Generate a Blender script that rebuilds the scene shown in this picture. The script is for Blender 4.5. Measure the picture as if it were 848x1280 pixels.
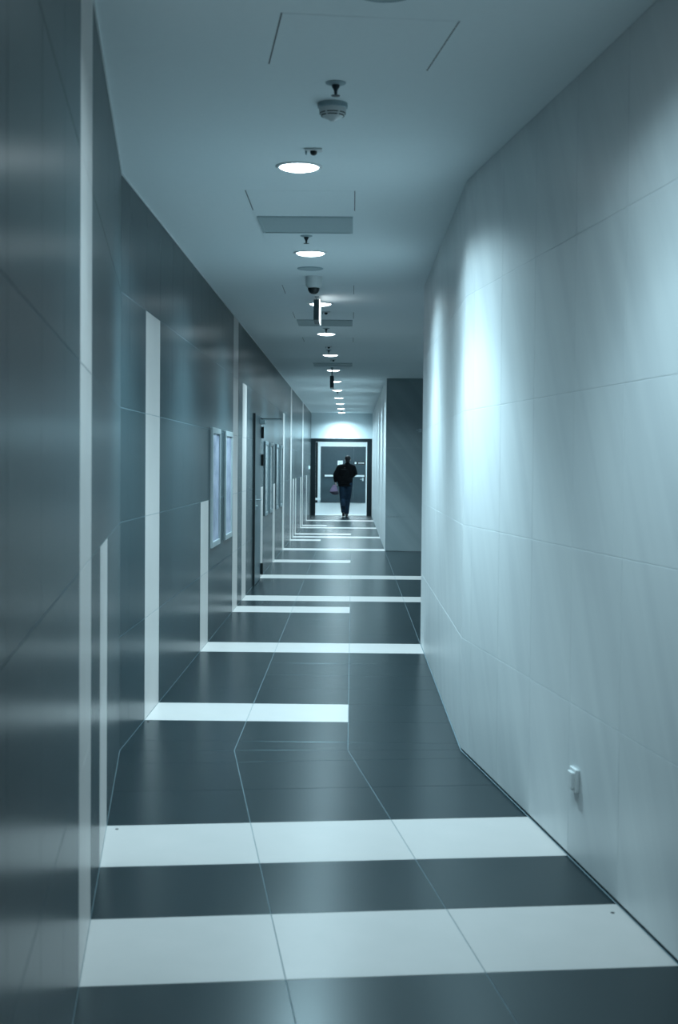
import bpy, bmesh, math, random
from mathutils import Vector, Matrix
for o in list(bpy.data.objects): bpy.data.objects.remove(o)
random.seed(7)
sc = bpy.context.scene
COL = sc.collection

# ------------------------------------------------------------------ camera
F_PX, PITCH, YAW, ROLL = 1766.7, -0.0340, -0.0088, 0.0087
CAM = Vector((0.0074, 0.0, 1.5154))
cy_, sy_, cp_, sp_ = math.cos(YAW), math.sin(YAW), math.cos(PITCH), math.sin(PITCH)
fwd = Vector((sy_*cp_, cy_*cp_, sp_)); rgt = Vector((cy_, -sy_, 0)); upv = rgt.cross(fwd)
r2 = rgt*math.cos(ROLL) + upv*math.sin(ROLL); u2 = upv*math.cos(ROLL) - rgt*math.sin(ROLL)
cd = bpy.data.cameras.new('camera'); cam = bpy.data.objects.new('camera', cd); COL.objects.link(cam)
m = Matrix.Identity(4)
for i in range(3):
    m[i][0], m[i][1], m[i][2], m[i][3] = r2[i], u2[i], -fwd[i], CAM[i]
cam.matrix_world = m
cd.sensor_fit = 'VERTICAL'; cd.sensor_height = 36.0; cd.sensor_width = 36.0*848/1280
cd.lens = F_PX/1280*36.0; cd.clip_start = 0.05; cd.clip_end = 200
cd.dof.use_dof = True; cd.dof.focus_distance = 17.0; cd.dof.aperture_fstop = 5.6
sc.camera = cam

# ------------------------------------------------------------------ world, exposure
w = bpy.data.worlds.new('world'); sc.world = w; w.use_nodes = True
w.node_tree.nodes['Background'].inputs[0].default_value = (0.02, 0.03, 0.035, 1)
w.node_tree.nodes['Background'].inputs[1].default_value = 0.0
vs = sc.view_settings
vs.view_transform = 'Standard'; vs.look = 'None'; vs.gamma = 1.0; vs.use_curve_mapping = False
vs.exposure = 0.0
LAMP_W = 395.0                     # each corridor downlight
LAMP_RGB = (0.60, 0.885, 1.0)
# photometric profile of the downlights: angle from straight down -> relative intensity
PROFILE = [(0, 1.0), (10, 1.0), (20, 1.0), (30, 0.96), (38, 0.82), (45, 0.60), (52, 0.34), (57, 0.235), (62, 0.165), (67, 0.11), (71, 0.055), (75, 0.012), (79, 0.0), (90, 0.0)]

# ------------------------------------------------------------------ plan
H = 3.0105; YB = 7.444; TH = 0.1285; T2 = math.tan(TH/2)
XL, XR = -1.2, 0.6
P = 0.608; K0 = 8.26               # tile pitch along the corridor, first far stripe
V0 = 0.253                         # first joint of the near part
YC, YF, YE, YV = K0+6*P, K0+27*P, 41.70, 55.0
VEND = 9.2
LAT = Vector((math.cos(TH), math.sin(TH), 0)); AX = Vector((math.sin(TH), -math.cos(TH), 0))
def npt(u, v, z=0.0): return Vector((0, YB, z)) + LAT*u + AX*v
def mit(u): return Vector((u, YB + u*T2, 0))

# ------------------------------------------------------------------ materials
def mat(name, rgb, rough=0.5, metal=0.0, var=None, scale=30.0, obj_var=0.0, rough_var=0.0, bump=0.0, emit=None, spec=0.5, coat=0.0):
    M = bpy.data.materials.new(name); M.use_nodes = True
    nt = M.node_tree; b = nt.nodes['Principled BSDF']; L = nt.links
    b.inputs['Base Color'].default_value = (*rgb, 1); b.inputs['Roughness'].default_value = rough
    b.inputs['Metallic'].default_value = metal; b.inputs['Specular IOR Level'].default_value = spec
    b.inputs['Coat Weight'].default_value = coat
    if emit:
        b.inputs['Emission Color'].default_value = (*emit[0], 1); b.inputs['Emission Strength'].default_value = emit[1]
    tc = nt.nodes.new('ShaderNodeTexCoord')
    n = nt.nodes.new('ShaderNodeTexNoise'); n.inputs['Scale'].default_value = scale; n.inputs['Detail'].default_value = 6
    L.new(tc.outputs['Object'], n.inputs['Vector'])
    if var:
        mx = nt.nodes.new('ShaderNodeMix'); mx.data_type = 'RGBA'
        mx.inputs[6].default_value = (*rgb, 1); mx.inputs[7].default_value = (*var, 1)
        ra = nt.nodes.new('ShaderNodeMapRange'); ra.inputs[1].default_value = 0.35; ra.inputs[2].default_value = 0.65
        L.new(n.outputs['Fac'], ra.inputs[0]); L.new(ra.outputs[0], mx.inputs[0])
        last = mx.outputs[2]
        if obj_var:
            oi = nt.nodes.new('ShaderNodeObjectInfo')
            mr = nt.nodes.new('ShaderNodeMapRange'); mr.inputs[3].default_value = 1-obj_var; mr.inputs[4].default_value = 1+obj_var
            L.new(oi.outputs['Random'], mr.inputs[0])
            sc_ = nt.nodes.new('ShaderNodeVectorMath'); sc_.operation = 'SCALE'
            L.new(last, sc_.inputs[0]); L.new(mr.outputs[0], sc_.inputs['Scale']); last = sc_.outputs[0]
        L.new(last, b.inputs['Base Color'])
    if rough_var:
        rr = nt.nodes.new('ShaderNodeMapRange'); rr.inputs[3].default_value = rough-rough_var; rr.inputs[4].default_value = rough+rough_var
        L.new(n.outputs['Fac'], rr.inputs[0]); L.new(rr.outputs[0], b.inputs['Roughness'])
    if bump:
        bp = nt.nodes.new('ShaderNodeBump'); bp.inputs['Strength'].default_value = bump; bp.inputs['Distance'].default_value = 0.002
        L.new(n.outputs['Fac'], bp.inputs['Height']); L.new(bp.outputs[0], b.inputs['Normal'])
    return M

def veined(name, rgb, rgb2, rough, spec):
    """light stone tile with faint slanting veins"""
    M = mat(name, rgb, rough, spec=spec)
    nt = M.node_tree; b = nt.nodes['Principled BSDF']; L = nt.links
    g = nt.nodes.new('ShaderNodeNewGeometry'); cb = nt.nodes.new('ShaderNodeCombineXYZ')
    for k, (vec) in enumerate(((3.3, -3.8, 2.6), (0.12, 0.25, 0.33))):
        dp = nt.nodes.new('ShaderNodeVectorMath'); dp.operation = 'DOT_PRODUCT'; dp.inputs[1].default_value = vec
        L.new(g.outputs['Position'], dp.inputs[0]); L.new(dp.outputs['Value'], cb.inputs[k])
    wv = nt.nodes.new('ShaderNodeTexNoise'); wv.inputs['Scale'].default_value = 1.3; wv.inputs['Detail'].default_value = 4.0; wv.inputs['Distortion'].default_value = 0.4
    L.new(cb.outputs[0], wv.inputs['Vector'])
    vr = nt.nodes.new('ShaderNodeMapRange'); vr.inputs[1].default_value = 0.35; vr.inputs[2].default_value = 0.65
    L.new(wv.outputs['Fac'], vr.inputs[0])
    mx = nt.nodes.new('ShaderNodeMix'); mx.data_type = 'RGBA'
    mx.inputs[6].default_value = (*rgb, 1); mx.inputs[7].default_value = (*rgb2, 1)
    L.new(vr.outputs[0], mx.inputs[0])
    oi = nt.nodes.new('ShaderNodeObjectInfo')
    mr = nt.nodes.new('ShaderNodeMapRange'); mr.inputs[3].default_value = 0.985; mr.inputs[4].default_value = 1.015
    L.new(oi.outputs['Random'], mr.inputs[0])
    s = nt.nodes.new('ShaderNodeVectorMath'); s.operation = 'SCALE'
    L.new(mx.outputs[2], s.inputs[0]); L.new(mr.outputs[0], s.inputs['Scale'])
    L.new(s.outputs[0], b.inputs['Base Color'])
    return M

M_DARK = mat('dark_tile', (0.034, 0.054, 0.062), 0.25, var=(0.037, 0.058, 0.066), scale=14, obj_var=0.05, spec=0.06)
M_FLOOR = mat('dark_floor_tile', (0.006, 0.0145, 0.018), 0.26, var=(0.007, 0.0165, 0.0205), scale=14, obj_var=0.05, spec=0.33)
M_FLOOR.node_tree.nodes['Principled BSDF'].inputs['Specular Tint'].default_value = (0.55, 0.9, 1.0, 1)
M_DARK.node_tree.nodes['Principled BSDF'].inputs['Specular Tint'].default_value = (0.55, 0.9, 1.0, 1)
M_WHITE = mat('white_tile', (0.555, 0.525, 0.51), 0.32, var=(0.575, 0.54, 0.525), scale=6, obj_var=0.02, spec=0.28)
M_LIGHT = veined('light_tile', (0.665, 0.70, 0.71), (0.605, 0.64, 0.655), 0.36, 0.25)
M_PASSDIM = veined('dimmed_passage_tile', (0.33, 0.39, 0.41), (0.28, 0.34, 0.36), 0.40, 0.3)  # veined tile darkened in its colour for the weaker light in the passage
M_GROUT = mat('grout', (0.16, 0.23, 0.26), 0.85, var=(0.2, 0.27, 0.30), scale=60)
M_GROUTL = mat('pale_grout', (0.74, 0.78, 0.80), 0.8, var=(0.76, 0.80, 0.82), scale=60)
M_CEIL = mat('ceiling_paint', (0.80, 0.86, 0.88), 0.9, var=(0.81, 0.87, 0.89), scale=40, bump=0.1)
M_PAINT = mat('white_paint', (0.72, 0.82, 0.85), 0.7, var=(0.75, 0.84, 0.87), scale=25)
M_PLASTIC = mat('white_plastic', (0.64, 0.67, 0.68), 0.4, var=(0.67, 0.70, 0.71), scale=40)
M_GREYPL = mat('grey_plastic', (0.27, 0.37, 0.41), 0.5, var=(0.30, 0.40, 0.44), scale=40)
M_BLACK = mat('black_plastic', (0.006, 0.010, 0.012), 0.35, var=(0.009, 0.014, 0.016), scale=40)
M_DARKM = mat('dark_metal', (0.012, 0.026, 0.034), 0.4, metal=0.2, var=(0.016, 0.032, 0.040), scale=30)
M_PORTAL = mat('portal_black', (0.005, 0.012, 0.016), 0.5, var=(0.006, 0.014, 0.018), scale=30, spec=0.3)
M_STEEL = mat('brushed_steel', (0.55, 0.64, 0.67), 0.3, metal=0.9, var=(0.6, 0.68, 0.71), scale=90)
M_DOOR = mat('door_laminate', (0.05, 0.095, 0.115), 0.35, var=(0.06, 0.107, 0.128), scale=14)
M_BDOOR = mat('blue_grey_door', (0.022, 0.050, 0.066), 0.5, var=(0.026, 0.056, 0.073), scale=14)
M_ALU = mat('frame_aluminium', (0.38, 0.44, 0.46), 0.35, metal=0.3, var=(0.40, 0.46, 0.48), scale=60)
M_FRAME_SHADE = mat('shaded_frame_metal', (0.14, 0.19, 0.21), 0.35, metal=0.2, var=(0.16, 0.21, 0.23), scale=60)  # dark grey frames, shadow on their near sides put into the colour
M_SIGNBOX = mat('sign_housing', (0.05, 0.075, 0.085), 0.5, var=(0.055, 0.082, 0.092), scale=40)
M_GRILLE = mat('vent_grey', (0.40, 0.48, 0.50), 0.7, var=(0.42, 0.50, 0.52), scale=50)
M_LENS = mat('lamp_glass', (0.9, 0.95, 1), 0.3, emit=((0.80, 0.94, 1.0), 12.0))
M_SIGNLIT = mat('sign_face', (0.9, 0.95, 0.95), 0.3, emit=((0.9, 0.98, 1.0), 2.2))
M_PANEL = mat('lamp_panel', (0.9, 0.95, 1), 0.3, emit=((0.78, 0.95, 1.0), 17.0))
M_VFLOOR = mat('pale_floor', (0.66, 0.76, 0.80), 0.22, var=(0.70, 0.79, 0.82), scale=8)
M_INK = mat('grey_ink', (0.30, 0.40, 0.42), 0.6, var=(0.33, 0.43, 0.45), scale=40)

# ------------------------------------------------------------------ helpers
def tag(o, label, cat=None, group=None, kind=None):
    o['label'] = label
    if cat: o['category'] = cat
    if group: o['group'] = group
    if kind: o['kind'] = kind
    return o
def link(name, me, parent=None):
    o = bpy.data.objects.new(name, me); COL.objects.link(o)
    if parent: o.parent = parent
    return o
def empty(name, loc=(0, 0, 0), rz=0.0):
    o = bpy.data.objects.new(name, None); COL.objects.link(o)
    o.location = loc; o.rotation_euler = (0, 0, rz); o.empty_display_size = 0.05
    return o
def mk(name, verts, faces, material, parent=None, smooth=False):
    me = bpy.data.meshes.new(name); me.from_pydata([tuple(v) for v in verts], [], faces); me.update()
    me.materials.append(material)
    if smooth:
        for p in me.polygons: p.use_smooth = True
    return link(name, me, parent)
class MB:
    """collects shapes that make ONE mesh"""
    def __init__(s): s.v = []; s.f = []; s.mi = []; s.mats = []
    def _m(s, material):
        if material not in s.mats: s.mats.append(material)
        return s.mats.index(material)
    def add(s, v, f, material):
        n = len(s.v); i = s._m(material)
        s.v += [tuple(a) for a in v]
        for q in f: s.f.append([n+a for a in q]); s.mi.append(i)
        return s
    def box(s, a, b, material):
        x0, y0, z0 = a; x1, y1, z1 = b
        v = [(x0,y0,z0),(x1,y0,z0),(x1,y1,z0),(x0,y1,z0),(x0,y0,z1),(x1,y0,z1),(x1,y1,z1),(x0,y1,z1)]
        return s.add(v, [(0,3,2,1),(4,5,6,7),(0,1,5,4),(1,2,6,5),(2,3,7,6),(3,0,4,7)], material)
    def prism(s, poly, z0, z1, material):
        n = len(poly)
        a = sum(poly[i][0]*poly[(i+1) % n][1]-poly[(i+1) % n][0]*poly[i][1] for i in range(n))
        if a < 0: poly = poly[::-1]
        v = [(p[0], p[1], z0) for p in poly]+[(p[0], p[1], z1) for p in poly]
        f = [tuple(range(n-1, -1, -1)), tuple(range(n, 2*n))]+[(i, (i+1) % n, n+(i+1) % n, n+i) for i in range(n)]
        return s.add(v, f, material)
    def lathe(s, prof, material, seg=28, at=(0, 0, 0)):
        v = []; f = []
        for (r, z) in prof:
            for k in range(seg):
                a = 2*math.pi*k/seg; v.append((at[0]+r*math.cos(a), at[1]+r*math.sin(a), at[2]+z))
        for i in range(len(prof)-1):
            for k in range(seg):
                f.append((i*seg+k, i*seg+(k+1) % seg, (i+1)*seg+(k+1) % seg, (i+1)*seg+k))
        f.append(tuple(range(seg))[::-1]); f.append(tuple((len(prof)-1)*seg+k for k in range(seg)))
        return s.add(v, f, material)
    def tube(s, a, b, r0, r1, material, seg=12):
        a, b = Vector(a), Vector(b); d = (b-a).normalized()
        t = Vector((0, 0, 1)) if abs(d.z) < 0.9 else Vector((1, 0, 0))
        x = d.cross(t).normalized(); y = d.cross(x)
        v = [a+(x*math.cos(2*math.pi*k/seg)+y*math.sin(2*math.pi*k/seg))*r0 for k in range(seg)]
        v += [b+(x*math.cos(2*math.pi*k/seg)+y*math.sin(2*math.pi*k/seg))*r1 for k in range(seg)]
        f = [(k, (k+1) % seg, seg+(k+1) % seg, seg+k) for k in range(seg)]+[tuple(range(seg))[::-1], tuple(range(seg, 2*seg))]
        return s.add(v, f, material)
    def build(s, name, parent=None, smooth=None, bevel=0.0):
        me = bpy.data.meshes.new(name); me.from_pydata(s.v, [], s.f); me.update()
        for q in s.mats: me.materials.append(q)
        for p, i in zip(me.polygons, s.mi): p.material_index = i
        bm = bmesh.new(); bm.from_mesh(me); bmesh.ops.recalc_face_normals(bm, faces=bm.faces); bm.to_mesh(me); bm.free()
        if smooth:
            for p in me.polygons: p.use_smooth = True
            me.set_sharp_from_angle(angle=math.radians(smooth))
        o = link(name, me, parent)
        if bevel:
            b = o.modifiers.new('bevel', 'BEVEL'); b.width = bevel; b.segments = 2; b.limit_method = 'ANGLE'
        return o
def copy_tree(o, parent=None):
    c = o.copy(); COL.objects.link(c); c.parent = parent
    for ch in list(o.children): copy_tree(ch, c)
    return c

# ------------------------------------------------------------------ tiles
GAP, CH, DEP = 0.0030, 0.0005, 0.012
def tile_geo(poly):
    """chamfered slab from a convex polygon, front at z=0; returns verts, faces"""
    n = len(poly)
    a = sum(poly[i][0]*poly[(i+1) % n][1]-poly[(i+1) % n][0]*poly[i][1] for i in range(n))
    if a < 0: poly = poly[::-1]
    def inset(pl, d):
        out = []
        for i in range(n):
            p0, p1, p2 = Vector(pl[i-1]), Vector(pl[i]), Vector(pl[(i+1) % n])
            e1 = (p1-p0).normalized(); e2 = (p2-p1).normalized()
            n1 = Vector((-e1.y, e1.x)); n2 = Vector((-e2.y, e2.x))
            b = (n1+n2); b = b/max(0.2, b.dot(n1))
            out.append(p1+b*d)
        return out
    A = inset(poly, GAP/2); B = inset(poly, GAP/2+CH)
    v = [(p.x, p.y, 0) for p in B]+[(p.x, p.y, -CH) for p in A]+[(p.x, p.y, -DEP) for p in A]
    f = [tuple(range(n))]
    for i in range(n):
        j = (i+1) % n
        f.append((n+i, n+j, j, i)); f.append((2*n+i, 2*n+j, n+j, n+i))
    return v, f
_tm = {}
def tile(name, poly, frame, material, parent, stuff=None):
    """poly in the frame's plane; frame = (origin, e1, e2)"""
    o_, e1, e2 = frame
    if stuff is not None:
        v, f = tile_geo(poly); nrm = e1.cross(e2)
        stuff.add([o_+e1*a+e2*b+nrm*c for a, b, c in v], f, material); return None
    x0 = min(p[0] for p in poly); y0 = min(p[1] for p in poly)
    loc = [(round(p[0]-x0, 5), round(p[1]-y0, 5)) for p in poly]
    key = (material.name, tuple(loc))
    if key not in _tm:
        v, f = tile_geo(loc); me = bpy.data.meshes.new(name); me.from_pydata(v, [], f); me.update(); me.materials.append(material)
        _tm[key] = me
    ob = link(name, _tm[key], parent); n3 = e1.cross(e2); p = o_+e1*x0+e2*y0
    mm = Matrix.Identity(4)
    for i in range(3): mm[i][0], mm[i][1], mm[i][2], mm[i][3] = e1[i], e2[i], n3[i], p[i]
    ob.matrix_world = mm
    return ob
def rect(a0, a1, b0, b1): return [(a0, b0), (a1, b0), (a1, b1), (a0, b1)]
ROWS = [0, 0.6, 1.2, 1.8, 2.4, H]
X3, Y3, Z3 = Vector((1, 0, 0)), Vector((0, 1, 0)), Vector((0, 0, 1))

# white stripes: row -> (reach across the floor, height on the left wall in tile rows)
FAR_STRIPES = {0: (0.0, 4), 5: (9.0, 2), 10: (0.0, 5), 12: (9.0, 4), 17: (9.0, 2), 22: (0.0, 2), 27: (0.6, 4), 32: (-0.6, 5),
               34: (0.6, 2), 36: (0.0, 2), 41: (0.6, 2), 43: (-0.6, 5), 48: (0.6, 2)}
NEAR_STRIPES = {2: (0.6, 2), 4: (0.6, 5)}
KEND = 55
def far_y(k): return K0+k*P
far_rows = [(far_y(k), min(far_y(k+1), YE), k) for k in range(-1, KEND)]
near_rows = [(V0+j*P, V0+(j+1)*P, j) for j in range(0, 14)]
near_rows = [(a, min(b, VEND), j) for a, b, j in near_rows if a < VEND]

# ------------------------------------------------------------------ floor
mb = MB(); Z0, Z1 = -0.2, -0.002
A_, B_ = mit(-1.45), mit(0.9)
mb.prism([A_.to_2d(), B_.to_2d(), (0.9, YE), (-1.45, YE)], Z0, Z1, M_GROUT)
mb.prism([A_.to_2d(), B_.to_2d(), npt(0.9, VEND+0.2).to_2d(), npt(-1.45, VEND+0.2).to_2d()], Z0, Z1, M_GROUT)
mb.prism([(0.9, YC-0.3), (4.4, YC-0.3), (4.4, YF+0.3), (0.9, YF+0.3)], Z0, Z1, M_GROUT)
floor = mb.build('floor')
tag(floor, 'polished dark tile floor crossed by white tile stripes', 'floor', kind='structure')
FF = (Vector((0, 0, 0)), X3, Y3)
FN = (Vector((0, YB, 0)), -LAT, AX)      # (-u, v) so that the normal is up
cols = [(-1.2, -0.6), (-0.6, 0.0), (0.0, 0.6)]
for (xa, xb) in cols:
    # cut pieces on both sides of the mitre
    tile('floor_tile', [(xa, YB+xa*T2), (xb, YB+xb*T2), (xb, far_y(-1)), (xa, far_y(-1))], FF, M_FLOOR, floor)
    tile('floor_tile', [(-xa, xa*T2), (-xb, xb*T2), (-xb, V0), (-xa, V0)], FN, M_FLOOR, floor)
    for a, b, k in far_rows:
        wht = k in FAR_STRIPES and xb <= FAR_STRIPES[k][0]+1e-6
        tile('white_floor_tile' if wht else 'floor_tile', rect(xa, xb, a, b), FF, M_WHITE if wht else M_FLOOR, floor)
    for a, b, j in near_rows:
        wht = j in NEAR_STRIPES
        tile('white_floor_tile' if wht else 'floor_tile', rect(-xb, -xa, a, b), FN, M_WHITE if wht else M_FLOOR, floor)
st = MB()
for i in range(6):
    xa, xb = 0.6+0.6*i, 1.2+0.6*i
    for k in range(6, 27):
        wht = k in FAR_STRIPES and FAR_STRIPES[k][0] > 1
        tile('white_floor_tile' if wht else 'floor_tile', rect(xa, xb, far_y(k), far_y(k+1)), FF, M_WHITE if wht else M_FLOOR, floor, None if i < 2 else st)
o = st.build('passage_floor_tiles', floor); o['kind'] = 'stuff'

# ------------------------------------------------------------------ ceiling
mb = MB()
mb.prism([A_.to_2d(), B_.to_2d(), (0.9, YE), (-1.45, YE)], H, H+0.2, M_CEIL)
mb.prism([A_.to_2d(), B_.to_2d(), npt(0.9, VEND+0.2).to_2d(), npt(-1.45, VEND+0.2).to_2d()], H, H+0.2, M_CEIL)
mb.prism([(0.9, YC-0.3), (4.4, YC-0.3), (4.4, YF+0.3), (0.9, YF+0.3)], H, H+0.2, M_CEIL)
tag(mb.build('ceiling'), 'flat painted plaster ceiling of the corridor', 'ceiling', kind='structure')

# ------------------------------------------------------------------ left wall
BK = 0.0015
mb = MB()
mb.prism([mit(XL-BK).to_2d(), (XL-BK, YE), (-1.45, YE), mit(-1.45).to_2d()], 0, H, M_GROUT)
mb.prism([mit(XL-BK).to_2d(), npt(XL-BK, VEND).to_2d(), npt(-1.45, VEND).to_2d(), mit(-1.45).to_2d()], 0, H, M_GROUT)
wl = mb.build('wall_left')
tag(wl, 'dark glossy tiled wall with white vertical tile strips, opposite the pale wall', 'wall', kind='structure')
FL = (Vector((XL, 0, 0)), Y3, Z3)                         # normal = +x
FLN = (npt(XL, 0), -AX, Z3)                               # e1 = -v ; normal = +u
st = MB()
for ri in range(5):
    z0, z1 = ROWS[ri], ROWS[ri+1]
    tile('wall_tile', rect(YB+XL*T2, far_y(-1), z0, z1), FL, M_DARK, wl)
    tile('wall_tile', rect(-V0, -XL*T2, z0, z1), FLN, M_DARK, wl)
    for a, b, k in far_rows:
        wht = k in FAR_STRIPES and ri < FAR_STRIPES[k][1]
        tile('white_wall_tile' if wht else 'wall_tile', rect(a, b, z0, z1), FL, M_WHITE if wht else M_DARK, wl, None if (k < 24 or wht) else st)
    for a, b, j in near_rows:
        wht = j in NEAR_STRIPES and ri < NEAR_STRIPES[j][1]
        tile('white_wall_tile' if wht else 'wall_tile', rect(-b, -a, z0, z1), FLN, M_WHITE if wht else M_DARK, wl)
o = st.build('far_wall_tiles', wl); o['kind'] = 'stuff'

# ------------------------------------------------------------------ right wall, near part
mb = MB()
mb.prism([mit(XR+BK).to_2d(), (XR+BK, YC-BK), (4.2, YC-BK), (4.2, YC-0.3), (0.9, YC-0.3), mit(0.9).to_2d()], 0.012, H, M_GROUTL)
mb.prism([mit(XR+BK).to_2d(), npt(XR+BK, VEND).to_2d(), npt(0.9, VEND).to_2d(), mit(0.9).to_2d()], 0.012, H, M_GROUTL)
wr = mb.build('wall_right_near')
tag(wr, 'pale veined stone tile wall with the outlet, running up to the side passage', 'wall', kind='structure')
FR = (Vector((XR, 0, 0)), -Y3, Z3)                        # e1=-y ; normal = -x
FRN = (npt(XR, 0), AX, Z3)                                # e1 = +v ; normal = -u
for ri in range(5):
    z0, z1 = max(ROWS[ri], 0.012), ROWS[ri+1]
    tile('wall_tile', rect(-far_y(-1), -(YB+XR*T2), z0, z1), FR, M_LIGHT, wr)
    tile('wall_tile', rect(XR*T2, V0, z0, z1), FRN, M_LIGHT, wr)
    for k in range(-1, 6): tile('wall_tile', rect(-far_y(k+1), -far_y(k), z0, z1), FR, M_LIGHT, wr)
    for a, b, j in near_rows: tile('wall_tile', rect(a, b, z0, z1), FRN, M_LIGHT, wr)
    for i in range(6):
        tile('wall_tile', rect(-(1.2+0.6*i), -(0.6+0.6*i), z0, z1), (Vector((0, YC, 0)), -X3, Z3), M_LIGHT, wr)

# ------------------------------------------------------------------ right wall, far part, and the passage wall
mb = MB(); mb.prism([(XR+BK, YF+BK), (XR+BK, YE), (0.9, YE), (0.9, YF+BK)], 0.0, H, M_GROUTL)
wf = mb.build('wall_right_far')
tag(wf, 'pale tiled wall between the side passage and the far doorway', 'wall', kind='structure')
for ri in range(5):
    for k in range(27, KEND):
        tile('wall_tile', rect(-min(far_y(k+1), YE), -far_y(k), ROWS[ri], ROWS[ri+1]), FR, M_LIGHT, wf)
mb = MB(); mb.prism([(0.9, YF+BK), (4.2, YF+BK), (4.2, YF+0.3), (0.9, YF+0.3)], 0.0, H, M_PASSDIM)
mb.prism([(XR+0.003, YF+BK), (0.9, YF+BK), (0.9, YF+0.012), (XR+0.003, YF+0.012)], 0.0, H, M_PASSDIM)
wp = mb.build('wall_passage')
tag(wp, 'dim grey veined wall of the side passage facing the camera', 'wall', kind='structure')
for ri in range(5):
    for i in range(6):
        tile('wall_tile', rect(0.6+0.6*i, 1.2+0.6*i, ROWS[ri]+(0.004 if ri == 0 else 0), ROWS[ri+1]), (Vector((0, YF, 0)), X3, Z3), M_PASSDIM, wp)
mb = MB(); mb.box((4.2, YC-0.3, 0), (4.4, YF+0.3, H), M_PAINT)
tag(mb.build('wall_passage_end'), 'plain wall closing the side passage', 'wall', kind='structure')
mb = MB(); mb.prism([npt(-1.45, VEND).to_2d(), npt(0.9, VEND).to_2d(), npt(0.9, VEND+0.2).to_2d(), npt(-1.45, VEND+0.2).to_2d()], 0, H, M_PAINT)
tag(mb.build('wall_back'), 'plain wall behind the viewpoint', 'wall', kind='structure')

# thin pale bead where the dark wall meets the ceiling
mb = MB()
mb.prism([mit(XL-BK).to_2d(), (XL-BK, YE), (XL+0.006, YE), mit(XL+0.006).to_2d()], H-0.008, H, M_PLASTIC)
mb.prism([mit(XL-BK).to_2d(), npt(XL-BK, VEND).to_2d(), npt(XL+0.006, VEND).to_2d(), mit(XL+0.006).to_2d()], H-0.008, H, M_PLASTIC)
tag(mb.build('trim_1'), 'thin pale bead along the top of the dark tiled wall', 'trim', kind='structure')

# ------------------------------------------------------------------ end wall with portal, hall behind it
mb = MB()
mb.box((-3.0, YE, 2.262), (2.5, YE+0.2, H), M_PAINT)
mb.box((-3.0, YE, 0), (-1.2, YE+0.2, 2.262), M_PAINT); mb.box((0.6, YE, 0), (2.5, YE+0.2, 2.262), M_PAINT)
tag(mb.build('wall_end'), 'white wall over the far doorway', 'wall', kind='structure')
d2 = empty('door_2', (-0.3, YE, 0)); tag(d2, 'dark framed open doorway at the far end of the corridor', 'doorway', kind='structure')
for nm, a, b in (('jamb', (-0.9, -0.02, 0), (-0.765, 0.2, 2.262)), ('jamb', (0.755, -0.02, 0), (0.9, 0.2, 2.262)), ('header', (-0.765, -0.02, 2.165), (0.755, 0.2, 2.262))):
    MB().box(a, b, M_PORTAL).build(nm, d2, bevel=0.004)
MB().box((-0.765, -0.01, -0.003), (0.755, 0.2, 0.006), M_STEEL).build('threshold', d2)
vb = MB(); vb.box((-3.0, YE, -0.2), (2.5, YV, -0.001), M_VFLOOR)
tag(vb.build('floor_hall'), 'pale polished floor of the bright hall beyond the doorway', 'floor', kind='structure')
vb = MB(); vb.box((-3.0, YE, H), (2.5, YV+0.2, H+0.2), M_PAINT)
tag(vb.build('ceiling_hall'), 'white ceiling of the hall beyond the doorway', 'ceiling', kind='structure')
vb = MB(); vb.box((-3.2, YE, 0), (-3.0, YV+0.2, H), M_PAINT)
tag(vb.build('wall_hall_left'), 'white wall of the hall on the open leaf side', 'wall', kind='structure')
vb = MB(); vb.box((2.5, YE, 0), (2.7, YV+0.2, H), M_PAINT)
tag(vb.build('wall_hall_right'), 'white wall of the hall on the handle side', 'wall', kind='structure')
vb = MB(); vb.box((-3.0, YV, 0), (2.5, YV+0.2, H), M_PAINT)
tag(vb.build('wall_hall_back'), 'white back wall of the hall around the blue grey doors', 'wall', kind='structure')

# back doors of the hall
d3 = empty('door_3', (-0.33, YV, 0)); tag(d3, 'closed blue grey double door with white frame and push bar', 'door', kind='structure')
for a, b in (((-0.98, -0.06, 0), (-0.88, 0, 2.19)), ((0.88, -0.06, 0), (0.98, 0, 2.19)), ((-0.98, -0.06, 2.19), (0.98, 0, 2.36))):
    MB().box(a, b, M_PAINT).build('frame', d3, bevel=0.005)
for a, b in (((-0.88, -0.045, 0.008), (0.4055, 0, 2.19)), ((0.4065, -0.045, 0.008), (0.88, 0, 2.19))):
    lf = MB().box(a, b, M_BDOOR).build('leaf', d3, bevel=0.004)
pb = MB().box((-0.72, -0.115, 1.02), (0.86, -0.085, 1.09), M_PAINT).build('push_bar', d3, bevel=0.01)
for x in (-0.765, 0.83):
    MB().box((x, -0.125, 1.01), (x+0.05, -0.045, 1.10), M_BLACK).build('bar_end', d3, bevel=0.006)
hm = MB(); hm.box((0.74, -0.06, 0.86), (0.80, -0.045, 0.98), M_STEEL); hm.tube((0.77, -0.05, 0.93), (0.77, -0.10, 0.93), 0.012, 0.012, M_STEEL); hm.tube((0.78, -0.10, 0.93), (0.66, -0.10, 0.93), 0.012, 0.010, M_STEEL)
hm.build('handle', d3, smooth=40)
sg = empty('door_sign', (-0.445, YV-0.045, 1.545)); tag(sg, 'white rounded square sign with a small round mark on the blue grey door', 'sign')
MB().box((-0.10, -0.008, -0.10), (0.10, 0, 0.10), M_PAINT).build('plate', sg, bevel=0.03)
mb = MB()
for k in range(16):
    a0, a1 = 2*math.pi*k/16, 2*math.pi*(k+1)/16
    q = [(r*math.cos(a), -0.009, r*math.sin(a)) for r, a in ((0.03, a0), (0.045, a0), (0.045, a1), (0.03, a1))]
    mb.add(q, [(0, 1, 2, 3)], M_INK)
mb.build('mark', sg)
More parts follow.
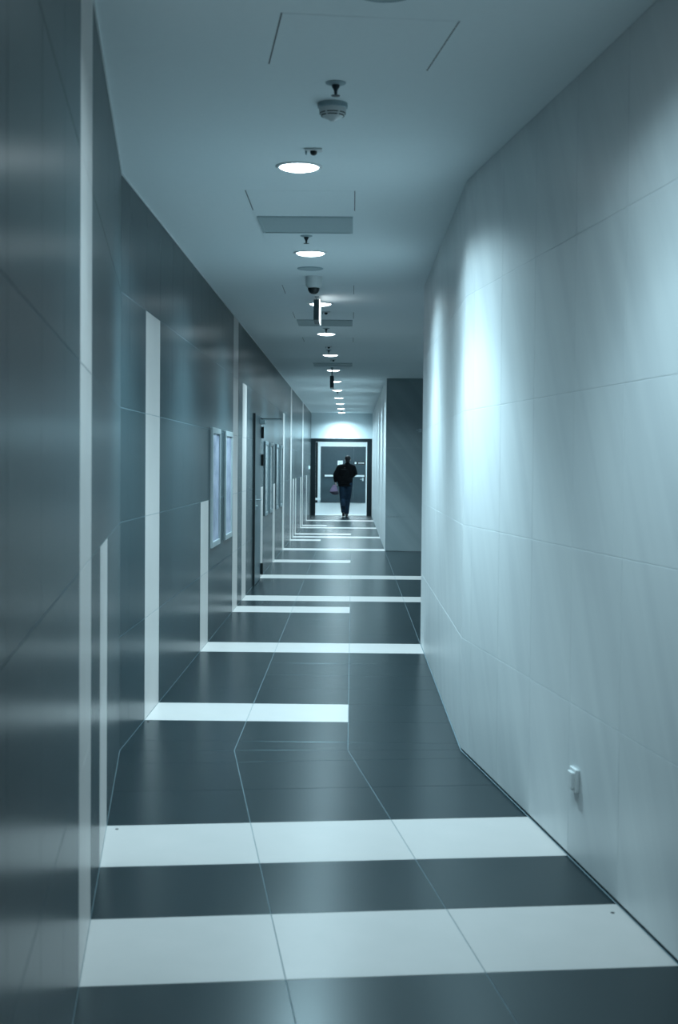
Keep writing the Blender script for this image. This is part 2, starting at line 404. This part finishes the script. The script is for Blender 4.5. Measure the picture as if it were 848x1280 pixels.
s2 = empty('door_sign', (0.31, YV-0.045, 1.555)); tag(s2, 'narrow dark sign with white dot and tiny white lettering on the double door', 'sign')
MB().box((-0.235, -0.008, -0.055), (0.235, 0, 0.055), M_BLACK).build('plate', s2, bevel=0.006)
mb = MB(); mb.tube((-0.16, -0.008, 0), (-0.16, -0.011, 0), 0.042, 0.042, M_PAINT, 20); mb.build('dot', s2)
mb = MB(); x = -0.05
for wd in (0.022, 0.018, 0.02, 0, 0.02, 0.024, 0.02, 0.03):
    if wd: mb.box((x, -0.010, -0.02), (x+wd, -0.008, 0.02+0.006*random.random()), M_PAINT)
    x += wd+0.008 if wd else 0.016
o = mb.build('lettering', s2); o['kind'] = 'stuff'
# dark side leaf with white bumper rail, left of the double door
d4 = empty('door_4', (-1.43, YV, 0)); tag(d4, 'narrow dark side panel beside the white door frame in the hall', 'door panel', kind='structure')
MB().box((0.025, -0.04, 0.0), (0.11, 0, 2.36), M_PORTAL).build('leaf', d4, bevel=0.004)
rl = empty('bumper_rail', (-1.40, YV-0.04, 0)); tag(rl, 'short white bumper rail on floor posts beside the white door frame', 'rail')
MB().box((-0.14, -0.10, 0.10), (0.20, -0.03, 0.19), M_PAINT).build('rail', rl, bevel=0.012)
for x in (-0.10, 0.14): MB().box((x, -0.09, 0), (x+0.05, -0.04, 0.10), M_STEEL).build('post', rl, bevel=0.004)

# lamp panels in the hall ceiling
for i, (x, y, nm) in enumerate([(-0.3, 43.6, 'just inside the doorway'), (-0.3, 48.5, 'midway'), (-0.3, 53.2, 'in front of the double door')]):
    pn = empty('ceiling_panel_light', (x, y, H)); tag(pn, 'square lit ceiling panel in the hall, '+nm, 'ceiling light', 'lit panels in the hall ceiling')
    MB().box((-0.62, -0.62, -0.02), (0.62, 0.62, 0), M_ALU).build('frame', pn)
    MB().box((-0.58, -0.58, -0.026), (0.58, 0.58, -0.018), M_PANEL).build('diffuser', pn)

# sign over the portal and call button
sg = empty('portal_sign', (-0.335, YE, 2.375)); tag(sg, 'small pale sign with two grey bars and a mark above the doorway', 'sign')
MB().box((-0.16, -0.012, -0.11), (0.16, 0, 0.11), M_PAINT).build('plate', sg, bevel=0.004)
for x in (-0.10, 0.065): MB().box((x, -0.015, -0.075), (x+0.035, -0.011, 0.085), M_INK).build('bar', sg)
mb = MB(); mb.box((-0.022, -0.015, 0.015), (0.004, -0.011, 0.05), M_INK); mb.box((-0.004, -0.015, -0.025), (0.012, -0.011, 0.02), M_INK); mb.box((0.006, -0.015, -0.05), (0.022, -0.011, -0.02), M_INK)
mb.build('mark', sg)
bt = empty('wall_button', (XL, 39.4, 1.41)); tag(bt, 'small white button box on dark wall beside the dark door frame', 'button')
MB().box((0, -0.045, -0.05), (0.035, 0.045, 0.05), M_PAINT).build('box', bt, bevel=0.008)
mb = MB(); mb.tube((0.035, 0, 0), (0.048, 0, 0), 0.028, 0.024, M_PLASTIC, 20); mb.build('button', bt, smooth=40)

# ------------------------------------------------------------------ door in the left wall
d1 = empty('door_1', (XL, 17.95, 0)); tag(d1, 'flush grey door with black hinges, lever and overhead closer in the dark wall', 'door', kind='structure')
leaf1 = MB().box((0.0, -0.60, 0.008), (0.022, 0.47, 2.12), M_DOOR); leaf1 = leaf1.build('leaf', d1, bevel=0.003)
e = MB().box((0.0, -0.645, 0.0), (0.024, -0.605, 2.13), M_BLACK).build('jamb', d1, bevel=0.003); e['label'] = 'black jamb edge'
for z0 in (1.84, 1.48, 0.06):
    hb = MB(); hb.box((0.0, 0.475, z0), (0.050, 0.53, z0+0.15), M_BLACK); hb.tube((0.046, 0.48, z0), (0.046, 0.48, z0+0.15), 0.012, 0.012, M_BLACK, 10)
    hb.build('hinge', leaf1)
hb = MB(); hb.box((0.022, -0.555, 0.94), (0.030, -0.52, 1.12), M_STEEL); hb.tube((0.022, -0.537, 1.065), (0.085, -0.537, 1.065), 0.010, 0.010, M_STEEL)
hb.tube((0.085, -0.545, 1.065), (0.085, -0.42, 1.065), 0.011, 0.009, M_STEEL); hb.tube((0.022, -0.537, 0.985), (0.05, -0.537, 0.985), 0.014, 0.014, M_STEEL)
hb.build('handle', leaf1, smooth=40)
hb = MB(); hb.box((0.022, 0.20, 2.02), (0.085, 0.44, 2.075), M_GREYPL); hb.build('closer_body', d1, bevel=0.006)
hb = MB(); hb.box((0.02, 0.38, 2.085), (0.29, 0.402, 2.097), M_DARKM); hb.tube((0.06, 0.39, 2.07), (0.06, 0.39, 2.095), 0.014, 0.014, M_DARKM); hb.build('closer_arm', d1)
hb = MB(); hb.box((0.06, 0.26, 2.075), (0.28, 0.277, 2.085), M_GREYPL); hb.build('closer_link', d1)

# ------------------------------------------------------------------ framed posters on the left wall
def poster_mat(i, pale):
    M = mat('poster_print_%d' % i, (0.25, 0.36, 0.56), 0.25)
    nt = M.node_tree; b = nt.nodes['Principled BSDF']; L = nt.links
    tc = nt.nodes.new('ShaderNodeTexCoord'); mp = nt.nodes.new('ShaderNodeMapping')
    mp.inputs['Scale'].default_value = (1, 2.2, 5.0); mp.inputs['Location'].default_value = (i*3.1, i*1.7, i*0.9)
    L.new(tc.outputs['Object'], mp.inputs[0])
    n1 = nt.nodes.new('ShaderNodeTexNoise'); n1.inputs['Scale'].default_value = 1.2; n1.inputs['Detail'].default_value = 5
    L.new(mp.outputs[0], n1.inputs['Vector'])
    cr = nt.nodes.new('ShaderNodeValToRGB')
    e = cr.color_ramp.elements
    hi = (0.34, 0.37, 0.38) if pale else (0.40, 0.43, 0.55)
    lo = (0.16, 0.19, 0.20) if pale else (0.22, 0.25, 0.35)
    e[0].position = 0.36; e[0].color = (*lo, 1); e[1].position = 0.64; e[1].color = (*hi, 1)
    L.new(n1.outputs['Fac'], cr.inputs[0]); L.new(cr.outputs[0], b.inputs['Base Color'])
    return M
PW, PZ0, PZ1 = 0.74, 0.785, 1.82
PST = [(12.05, 'framed bluish poster with pale frame beside the short white strip', False),
       (13.32, 'framed bluish poster beside the full height white strip, before the door', False),
       (19.42, 'framed pale poster right beyond the hinges of the flush door', True),
       (20.60, 'framed pale poster before the short strip, second beyond the door', True),
       (22.28, 'framed pale poster just past the short strip, third beyond the door', True),
       (23.62, 'framed pale poster next to the tall strip, fourth beyond the door', True)]
for i, (y, lab, pale) in enumerate(PST):
    t = empty('framed_poster', (XL, y, PZ0)); tag(t, lab, 'poster', 'framed posters along the dark wall')
    hgt = PZ1-PZ0; fb = 0.048; d = 0.022
    for a, b in (((0, 0, 0), (d, fb, hgt)), ((0, PW-fb, 0), (d, PW, hgt)), ((0, fb, 0), (d, PW-fb, fb)), ((0, fb, hgt-fb), (d, PW-fb, hgt))):
        MB().box(a, b, M_ALU if not pale else M_FRAME_SHADE).build('frame_bar', t, bevel=0.003)
    MB().box((0.001, fb, fb), (0.008, PW-fb, hgt-fb), poster_mat(i, pale)).build('print', t)

# ------------------------------------------------------------------ outlet on the near right wall, bracket, floor studs
ot = empty('wall_socket', npt(XR, 2.18, 0.322), TH); tag(ot, 'white switch plate low on the pale stone wall', 'socket')
MB().box((-0.016, -0.044, -0.044), (0, 0.044, 0.044), M_PLASTIC).build('plate', ot, bevel=0.004)
MB().box((-0.028, -0.030, -0.031), (-0.012, 0.030, 0.031), M_PLASTIC).build('rocker', ot, bevel=0.003)
br = empty('wall_bracket', (1.17, YF, 2.11)); tag(br, 'small steel bracket high on the side passage wall', 'bracket')
mb = MB(); mb.box((0.0, -0.012, -0.03), (0.05, 0, 0.03), M_STEEL); mb.build('plate', br)
mb = MB(); mb.tube((0.025, -0.005, 0), (0.025, -0.12, 0), 0.012, 0.012, M_STEEL); mb.tube((0.03, -0.12, 0), (-0.05, -0.12, 0), 0.012, 0.012, M_STEEL); mb.build('hook', br, smooth=40)
for p, lab in ((npt(-1.155, 1.53), 'tiny dark stud in corner of white stripe under the short strip'), (npt(0.555, 2.78), 'tiny dark stud in corner of white stripe near the pale wall'), (Vector((-1.17, far_y(0)-0.05, 0)), 'tiny dark stud on dark tile at foot of the tall white strip')):
    t = MB().lathe([(0.007, 0), (0.007, 0.002), (0.004, 0.003)], M_BLACK, 14).build('floor_stud', None, smooth=40); t.location = p
    tag(t, lab, 'stud', 'floor studs')

# ------------------------------------------------------------------ ceiling fittings
def downlight():
    r = empty('downlight'); 
    MB().lathe([(0.118, 0), (0.118, -0.004), (0.110, -0.008), (0.100, -0.006), (0.100, 0)], M_PLASTIC, 40).build('trim_ring', r, smooth=40)
    prof = [(0.099, -0.002)]+[(0.099*math.cos(a), -0.003-0.020*math.sin(a)) for a in [math.pi/2*k/7 for k in range(1, 7)]]+[(0.004, -0.0235)]
    MB().lathe(prof, M_LENS, 40).build('lens', r, smooth=60)
    return r
ies = bpy.data.texts.new('downlight_profile')
ies.write('IESNA:LM-63-2002\nTILT=NONE\n1 1000 1 %d 1 1 2 0 0 0\n1 1 0\n%s\n0\n%s\n' % (len(PROFILE), ' '.join(str(a) for a, c in PROFILE), ' '.join('%.4f' % (c*14.15) for a, c in PROFILE)))
def lamp(loc, power):
    l = bpy.data.lights.new('downlight_lamp', 'POINT'); l.energy = power; l.color = LAMP_RGB; l.shadow_soft_size = 0.05
    l.use_nodes = True; nt = l.node_tree; em = nt.nodes['Emission']
    t = nt.nodes.new('ShaderNodeTexIES'); t.mode = 'INTERNAL'; t.ies = ies
    nt.links.new(t.outputs[0], em.inputs['Strength'])
    o = bpy.data.objects.new('downlight_lamp', l); COL.objects.link(o); o.location = (loc[0], loc[1], loc[2]-0.08)
proto = downlight(); first = True
YS = [10.08, 13.26, 16.30, 19.46, 22.59, 25.64, 28.69, 32.0, 35.1, 38.2, 41.1]
LAB = ['round lit downlight between the ceiling vent and the dome camera', 'round lit downlight half hidden by the nearest hanging sign',
       'round lit downlight just beyond the second ceiling vent', 'round lit downlight before the third ceiling vent', 'round lit downlight beside the second hanging sign',
       'round lit downlight right beyond the second hanging sign', 'round lit downlight, second beyond the second hanging sign', 'round lit downlight, fourth from the white wall over the doorway',
       'round lit downlight, third from the white wall over the doorway', 'round lit downlight, second from the white wall over the doorway', 'round lit downlight right against the white wall over the doorway']
spots = [(npt(-0.305, 0.237, H), 'round lit downlight beside the motion sensor', 1.0), (npt(-0.305, 3.29, H), 'round lit downlight beside the round ceiling speaker', 0.34)]
for i, y in enumerate(YS):
    spots.append((Vector((-0.30, y, H)), LAB[i], 1.0 if y < 41 else 0.75))
for p, lab, k in spots:
    o = proto if first else copy_tree(proto); first = False
    o.location = p; tag(o, lab, 'downlight', 'round downlights along the corridor ceiling')
    lamp(p, LAMP_W*k)

def sprinkler():
    r = empty('sprinkler')
    MB().lathe([(0.040, 0), (0.040, -0.003), (0.030, -0.007), (0.016, -0.009)], M_GREYPL, 28).build('escutcheon', r, smooth=40)
    mb = MB(); mb.lathe([(0.016, -0.004), (0.015, -0.018), (0.008, -0.028), (0.005, -0.045), (0.005, -0.050)], M_DARKM, 16)
    mb.build('body', r, smooth=40)
    MB().lathe([(0.004, -0.048), (0.018, -0.050), (0.018, -0.052), (0.004, -0.053)], M_DARKM, 20).build('deflector', r)
    return r
sp = sprinkler()
for i, (p, lab) in enumerate([(npt(-0.305, 1.82, H), 'pendent sprinkler head beside the smoke detector'), (Vector((-0.305, 9.33, H)), 'pendent sprinkler head beside the first ceiling vent'),
        (Vector((-0.29, 15.65, H)), 'pendent sprinkler head beside the second ceiling vent'), (Vector((-0.31, 18.6, H)), 'pendent sprinkler head beyond the second ceiling vent'),
        (Vector((-0.30, 29.2, H)), 'pendent sprinkler head among the far downlights'), (Vector((-0.28, 39.6, H)), 'pendent sprinkler head near the far doorway')]):
    o = sp if i == 0 else copy_tree(sp); o.location = p; tag(o, lab, 'sprinkler', 'sprinkler heads')
# smoke detector
sd = empty('smoke_detector', npt(-0.28, 1.50, H)); tag(sd, 'white domed smoke detector with dark slots on the ceiling', 'smoke detector')
MB().lathe([(0.062, 0), (0.062, -0.018), (0.055, -0.022)], M_GREYPL, 36).build('base', sd, smooth=40)
MB().lathe([(0.057, -0.020), (0.056, -0.036), (0.050, -0.048), (0.038, -0.058), (0.018, -0.066), (0.012, -0.072), (0.004, -0.073)], M_PLASTIC, 36).build('dome', sd, smooth=40)
for z, r0 in ((-0.042, 0.0545), (-0.051, 0.0485)):
    for q in range(6):
        mb = MB()
        for k in range(6):
            a0 = math.radians(q*60+5+k*50/6-90+30); a1 = math.radians(q*60+5+(k+1)*50/6-90+30)
            v = [(r0*math.cos(a), r0*math.sin(a), zz) for a, zz in ((a0, z-0.002), (a1, z-0.002), (a1, z+0.002), (a0, z+0.002))]
            v2 = [((r0-0.006)*math.cos(a), (r0-0.006)*math.sin(a), zz) for a, zz in ((a0, z-0.002), (a1, z-0.002), (a1, z+0.002), (a0, z+0.002))]
            mb.add(v+v2, [(0, 1, 2, 3), (7, 6, 5, 4), (0, 4, 5, 1), (3, 2, 6, 7), (0, 3, 7, 4), (1, 5, 6, 2)], M_BLACK)
        mb.build('slot', sd)
# motion sensors
def sensor():
    r = empty('motion_sensor')
    MB().box((-0.042, -0.03, -0.010), (0.042, 0.03, 0), M_PLASTIC).build('plate', r, bevel=0.005)
    MB().lathe([(0.0165, -0.008), (0.0165, -0.018), (0.013, -0.026), (0.005, -0.030)], M_BLACK, 20).build('lens', r, smooth=50)
    MB().box((-0.040, -0.012, -0.026), (-0.031, 0.012, -0.008), M_GREYPL).build('tab', r, bevel=0.003)
    return r
ms = sensor()
for i, (p, lab) in enumerate([(npt(-0.272, 0.64, H), 'small motion sensor with black lens beside the first downlight'), (Vector((-0.26, 13.95, H)), 'small motion sensor with black lens behind the hanging sign'),
        (Vector((-0.30, 18.05, H)), 'small motion sensor with black lens beside a sprinkler beyond the second vent'), (Vector((-0.27, 20.3, H)), 'small motion sensor with black lens before the third vent')]):
    o = ms if i == 0 else copy_tree(ms); o.location = p; tag(o, lab, 'motion sensor', 'motion sensors')
# dome camera
cc = empty('dome_camera', (-0.31, 11.35, H)); tag(cc, 'white dome security camera with black bubble hanging below the ceiling', 'camera')
MB().lathe([(0.066, 0), (0.066, -0.055), (0.062, -0.075), (0.050, -0.092), (0.046, -0.092)], M_PLASTIC, 36).build('housing', cc, smooth=40)
MB().lathe([(0.047, -0.088), (0.047, -0.098), (0.044, -0.112), (0.035, -0.128), (0.020, -0.138), (0.006, -0.141)], M_BLACK, 32).build('bubble', cc, smooth=60)
# speakers
for p, lab in ((npt(-0.275, 2.91, H), 'round grey ceiling speaker beside the square hatch'), (Vector((-0.325, 10.88, H)), 'round grey ceiling speaker beside the dome camera')):
    t = empty('ceiling_speaker', p); tag(t, lab, 'speaker', 'round ceiling speakers')
    MB().lathe([(0.10, 0), (0.10, -0.004), (0.090, -0.007), (0.086, -0.004)], M_GREYPL, 36).build('rim', t, smooth=40)
    MB().lathe([(0.086, -0.001), (0.086, -0.004), (0.05, -0.006), (0.01, -0.006)], M_GRILLE, 36).build('grille', t, smooth=40)
# hatches and vents
def hatch(frame_loc, rz, lab):
    t = empty('ceiling_hatch', frame_loc, rz); tag(t, lab, 'hatch', 'square ceiling hatches')
    for a, b in (((-0.303, -0.303, -0.0008), (-0.298, 0.303, 0)), ((0.298, -0.303, -0.0008), (0.303, 0.303, 0)), ((-0.298, -0.303, -0.0008), (0.298, -0.2995, 0)), ((-0.298, 0.2995, -0.0008), (0.298, 0.303, 0))):
        MB().box(a, b, M_DARKM if b[1] > 0.3 and a[1] < -0.3 else M_CEIL).build('gap', t)
    MB().box((-0.297, -0.299, -0.0012), (0.297, 0.299, 0), M_CEIL).build('panel', t)
hatch(npt(-0.283, 2.345, H), TH, 'square ceiling hatch beside the round speaker')
for y, lab in ((8.10, 'square ceiling hatch before the first vent'), (12.2, 'square ceiling hatch before the first hanging sign'), (14.3, 'square ceiling hatch before the second vent'), (17.1, 'square ceiling hatch beyond the second vent')):
    hatch((-0.29, y, H), 0, lab)
def vent(y, lab):
    t = empty('ceiling_vent', (-0.29, y, H)); tag(t, lab, 'vent', 'square ceiling vents')
    for a, b in (((-0.29, -0.29, -0.010), (-0.272, 0.29, 0)), ((0.272, -0.29, -0.010), (0.29, 0.29, 0)), ((-0.272, -0.29, -0.010), (0.272, -0.272, 0)), ((-0.272, 0.272, -0.010), (0.272, 0.29, 0))):
        MB().box(a, b, M_GRILLE).build('frame_bar', t)
    MB().box((-0.272, -0.272, -0.006), (0.272, 0.272, 0), M_GRILLE).build('grille', t)
for y, lab in ((8.89, 'square grey ceiling vent beside the first hatch and sprinkler'), (15.02, 'square grey ceiling vent beyond the nearest hanging sign'), (21.3, 'square grey ceiling vent before the second hanging sign')): vent(y, lab)
# hanging signs
for (x, y, dz, face, lab) in ((-0.318, 12.62, 0.0, M_SIGNLIT, 'dark boxed hanging sign with lit face beside the dome camera'), (-0.315, 21.9, -0.10, M_SIGNBOX, 'dark unlit hanging sign on longer rods beyond the third vent')):
    t = empty('hanging_sign', (x, y, H)); tag(t, lab, 'sign', 'hanging signs over the corridor')
    MB().box((-0.028, 0, -0.215+dz), (0.022, 0.42, -0.035+dz), M_SIGNBOX).build('housing', t, bevel=0.004)
    MB().box((0.022, 0.006, -0.222+dz), (0.028, 0.424, -0.03+dz), face).build('face', t)
    for yy in (0.06, 0.32): mb = MB(); mb.box((-0.02, yy, -0.012), (0.02, yy+0.05, 0), M_GREYPL); mb.tube((0, yy+0.025, -0.04+dz), (0, yy+0.025, -0.01), 0.008, 0.008, M_GREYPL); mb.build('bracket', t)
# ------------------------------------------------------------------ person walking away, and the bag in the left hand
M_SKIN = mat('skin', (0.40, 0.32, 0.29), 0.5, var=(0.42, 0.33, 0.30), scale=20)
M_JACKET = mat('black_jacket', (0.003, 0.004, 0.005), 0.95, var=(0.004, 0.005, 0.006), scale=25, spec=0.1)
M_JEANS = mat('blue_jeans', (0.004, 0.013, 0.026), 0.9, var=(0.008, 0.024, 0.046), scale=12, spec=0.2)
M_HAIR = mat('black_hair', (0.006, 0.007, 0.009), 0.7, var=(0.012, 0.013, 0.015), scale=60, spec=0.3)
M_SHOE = mat('black_leather', (0.007, 0.009, 0.011), 0.5, var=(0.010, 0.012, 0.014), scale=30)
M_BAG = mat('mauve_bag', (0.19, 0.13, 0.22), 0.6, var=(0.24, 0.17, 0.27), scale=10)
M_BAGD = mat('dark_bag_base', (0.02, 0.016, 0.028), 0.6, var=(0.028, 0.022, 0.038), scale=10)
M_EYE = mat('dark_eye', (0.01, 0.01, 0.01), 0.2)
def ball(mb, c, r, material, n=14):
    r = Vector(r) if hasattr(r, '__len__') else Vector((r, r, r))
    v = []; f = []; c = Vector(c)
    for i in range(1, n):
        a = math.pi*i/n
        for k in range(2*n):
            b = math.pi*k/n; v.append(c+Vector((r.x*math.sin(a)*math.cos(b), r.y*math.sin(a)*math.sin(b), r.z*math.cos(a))))
    v += [c+Vector((0, 0, r.z)), c-Vector((0, 0, r.z))]; T, B = len(v)-2, len(v)-1; w2 = 2*n
    for k in range(w2):
        f.append((T, k, (k+1) % w2)); f.append((B, (n-2)*w2+(k+1) % w2, (n-2)*w2+k))
        for i in range(n-2): f.append((i*w2+k, (i+1)*w2+k, (i+1)*w2+(k+1) % w2, i*w2+(k+1) % w2))
    mb.add(v, f, material)
def limb(mb, pts, material):
    """joined tapered capsules: pts = [(x,y,z,r), ...]"""
    for p in pts: ball(mb, p[:3], p[3], material, 8)
    for a, b in zip(pts, pts[1:]): mb.tube(a[:3], b[:3], a[3], b[3], material, 16)
def fuse(name, mb, parent, voxel, smooth=6):
    """one continuous skin over the shapes"""
    o = mb.build(name, None)
    rm = o.modifiers.new('fuse', 'REMESH'); rm.mode = 'VOXEL'; rm.voxel_size = voxel; rm.use_smooth_shade = True
    sm = o.modifiers.new('smooth', 'SMOOTH'); sm.factor = 0.5; sm.iterations = smooth
    dg = bpy.context.evaluated_depsgraph_get(); dg.update()
    me = bpy.data.meshes.new_from_object(o.evaluated_get(dg)); me.name = name
    me.materials.clear(); me.materials.append(mb.mats[0])
    for p in me.polygons: p.use_smooth = True; p.material_index = 0
    bpy.data.objects.remove(o)
    return link(name, me, parent)
pr = empty('person', (-0.13, 40.45, 0.0)); tag(pr, 'person in black jacket and jeans walking away towards the doorway, carrying a bag', 'person')
b = MB(); S = M_SKIN
ball(b, (0.02, 0.03, 1.655), (0.076, 0.095, 0.100), S); ball(b, (0.02, 0.065, 1.605), (0.058, 0.062, 0.068), S)       # skull, jaw
ball(b, (0.02, 0.135, 1.635), (0.011, 0.016, 0.020), S); ball(b, (0.02, 0.122, 1.665), (0.045, 0.012, 0.008), S)      # nose, brow
ball(b, (0.02, 0.122, 1.598), (0.022, 0.010, 0.006), S); ball(b, (0.02, 0.118, 1.565), (0.02, 0.016, 0.014), S)       # lips, chin
for sx in (-1, 1): ball(b, (0.02+sx*0.077, 0.022, 1.64), (0.010, 0.018, 0.030), S)                                    # ears
limb(b, [(0.02, 0.02, 1.59, 0.054), (0.0, -0.01, 1.47, 0.060)], S)
limb(b, [(-0.01, -0.01, 1.36, 0.13), (-0.03, 0.0, 1.15, 0.12), (-0.03, 0.0, 1.0, 0.105)], S)
limb(b, [(-0.20, -0.01, 1.415, 0.058), (-0.33, -0.05, 1.20, 0.044), (-0.325, 0.03, 1.01, 0.030)], S)                  # left arm
limb(b, [(0.17, -0.01, 1.425, 0.058), (0.235, -0.03, 1.25, 0.044), (0.14, 0.20, 1.15, 0.030)], S)                     # right arm
limb(b, [(-0.11, 0, 0.95, 0.085), (-0.12, 0.05, 0.50, 0.055), (-0.09, -0.19, 0.15, 0.034), (-0.09, -0.08, 0.055, 0.020)], S)
limb(b, [(0.05, 0, 0.95, 0.085), (0.03, 0.11, 0.50, 0.055), (0.0, 0.10, 0.09, 0.034), (0.0, 0.22, 0.036, 0.020)], S)
# left hand closed on the bag strap, right hand held in front
def hand(c, down, side, out):
    c, down, side, out = Vector(c), Vector(down).normalized(), Vector(side).normalized(), Vector(out).normalized()
    for t in (-1, 0, 1): limb(b, [(*(c+side*0.018*t), 0.016), (*(c+side*0.022*t+down*0.055), 0.015)], S)
    for t, ln in ((-1.5, 0.85), (-0.5, 1.0), (0.5, 0.95), (1.5, 0.75)):
        k0 = c+side*0.0175*t+down*0.075; k1 = k0+(down*0.022+out*0.020)*ln; k2 = k1+(out*0.022-down*0.008)*ln; k3 = k2+(-down*0.020)*ln
        limb(b, [(*k0, 0.0085), (*k1, 0.008), (*k2, 0.0075), (*k3, 0.007)], S)
    t0 = c-side*0.030+down*0.015; limb(b, [(*t0, 0.011), (*(t0-side*0.014+out*0.018+down*0.022), 0.010), (*(t0+out*0.034+down*0.040+side*0.004), 0.009)], S)
hand((-0.325, 0.035, 0.985), (0, 0.1, -1), (0, 1, 0.1), (1, 0, 0))
hand((0.135, 0.215, 1.145), (-0.25, 1, 0.05), (0, 0.05, -1), (-1, -0.25, 0))
body = fuse('body', b, pr, 0.0045, 3)
for sx in (-1, 1):
    q = MB(); ball(q, (0.02+sx*0.030, 0.117, 1.648), (0.011, 0.008, 0.007), M_EYE, 8); q.build('eye', body, smooth=60)
h = MB(); ball(h, (0.02, 0.018, 1.672), (0.083, 0.098, 0.093), M_HAIR); ball(h, (0.02, -0.02, 1.61), (0.064, 0.055, 0.065), M_HAIR)
fuse('hair', h, pr, 0.008, 4)
j = MB(); J = M_JACKET
limb(j, [(0.0, -0.01, 1.42, 0.115), (-0.02, -0.015, 1.28, 0.165), (-0.04, -0.01, 1.10, 0.165)], J)
ball(j, (0.10, -0.01, 1.28), (0.12, 0.13, 0.19), J); ball(j, (-0.13, -0.01, 1.28), (0.14, 0.13, 0.19), J)
ball(j, (0.045, 0, 1.06), (0.125, 0.14, 0.16), J); ball(j, (-0.145, 0, 1.08), (0.14, 0.14, 0.18), J)
j.prism([(-0.05+0.205*math.cos(a)*(1 if abs(math.cos(a)) > 0 else 1), 0.145*math.sin(a)) for a in [2*math.pi*k/28 for k in range(28)]], 0.875, 1.12, J)
limb(j, [(0.015, 0.0, 1.515, 0.072), (0.0, -0.01, 1.45, 0.095)], J)
limb(j, [(-0.05, -0.01, 1.455, 0.07), (-0.21, -0.01, 1.41, 0.088), (-0.325, -0.05, 1.20, 0.075), (-0.32, 0.02, 1.035, 0.055)], J)
limb(j, [(0.05, -0.01, 1.46, 0.07), (0.175, -0.01, 1.415, 0.080), (0.235, -0.03, 1.25, 0.068), (0.15, 0.17, 1.165, 0.050)], J)
for k in range(9):
    z = 0.95+0.05*k; ball(j, (-0.04+0.02*math.sin(k*2.1), -0.15, z), (0.13, 0.022, 0.012), J, 8)
fuse('jacket', j, pr, 0.010, 5)
t = MB(); Jn = M_JEANS
limb(t, [(-0.115, 0, 0.93, 0.115), (-0.12, 0.02, 0.72, 0.098), (-0.12, 0.05, 0.50, 0.078), (-0.105, -0.08, 0.31, 0.074), (-0.09, -0.185, 0.165, 0.066)], Jn)
limb(t, [(0.045, 0, 0.93, 0.115), (0.045, 0.05, 0.72, 0.098), (0.03, 0.11, 0.50, 0.078), (0.012, 0.105, 0.30, 0.072), (0.0, 0.10, 0.12, 0.066)], Jn)
limb(t, [(-0.12, 0.0, 0.95, 0.12), (0.05, 0.0, 0.95, 0.12)], Jn)
for k in range(4): ball(t, (-0.09, -0.20+0.01*k, 0.19+0.045*k), (0.074, 0.066, 0.010), Jn, 8)
fuse('trousers', t, pr, 0.009, 4)
def shoe(name, heel, toe, up):
    heel, toe, up = Vector(heel), Vector(toe), Vector(up).normalized(); q = MB(); d = toe-heel
    for s_, r in ((0.0, 0.034), (0.2, 0.037), (0.45, 0.040), (0.7, 0.044), (0.92, 0.036)): ball(q, heel+d*s_, (r, r*1.25, 0.030), M_SHOE, 8)
    limb(q, [(*(heel+up*0.005), 0.034), (*(heel+d*0.12+up*0.055), 0.042)], M_SHOE); limb(q, [(*(heel+d*0.12+up*0.05), 0.04), (*(heel+d*0.55+up*0.015), 0.038), (*(toe-d*0.05), 0.03)], M_SHOE)
    return fuse(name, q, pr, 0.007, 4)
shoe('shoe', (-0.09, -0.225, 0.11), (-0.09, -0.045, 0.036), (0, 0.35, 1)); shoe('shoe', (0.0, 0.055, 0.034), (0.0, 0.285, 0.034), (0, 0, 1))
bg = empty('shoulder_bag', (-0.13-0.345, 40.45+0.03, 0.62)); tag(bg, 'mauve soft bag with dark base hanging from the hand of the walking person', 'bag')
q = MB()
for k, (wx, z) in enumerate(((0.060, 0.255), (0.085, 0.21), (0.108, 0.16), (0.122, 0.11))): ball(q, (-0.01-0.006*k, 0, z), (wx, 0.055+0.008*k, 0.05), M_BAG, 10)
fuse('upper_body', q, bg, 0.008, 4)
q = MB()
for k, (wx, z) in enumerate(((0.128, 0.10), (0.118, 0.07), (0.095, 0.045))): ball(q, (-0.02+0.016*k, 0, z), (wx, 0.080-0.006*k, 0.040), M_BAGD, 10)
fuse('base', q, bg, 0.008, 4)
q = MB(); pts = [(-0.055, 0, 0.27, 0.008), (-0.03, 0, 0.33, 0.008), (0.022, 0, 0.372-0.085+0.012, 0.008)]
pts = [(-0.05, 0.0, 0.25, 0.008), (-0.028, 0.0, 0.285, 0.008), (0.0, 0.01, 0.312, 0.008), (0.036, 0.01, 0.312, 0.008), (0.05, 0.0, 0.28, 0.008), (0.04, 0.0, 0.25, 0.008)]
limb(q, pts, M_BAGD); fuse('strap', q, bg, 0.004, 2)
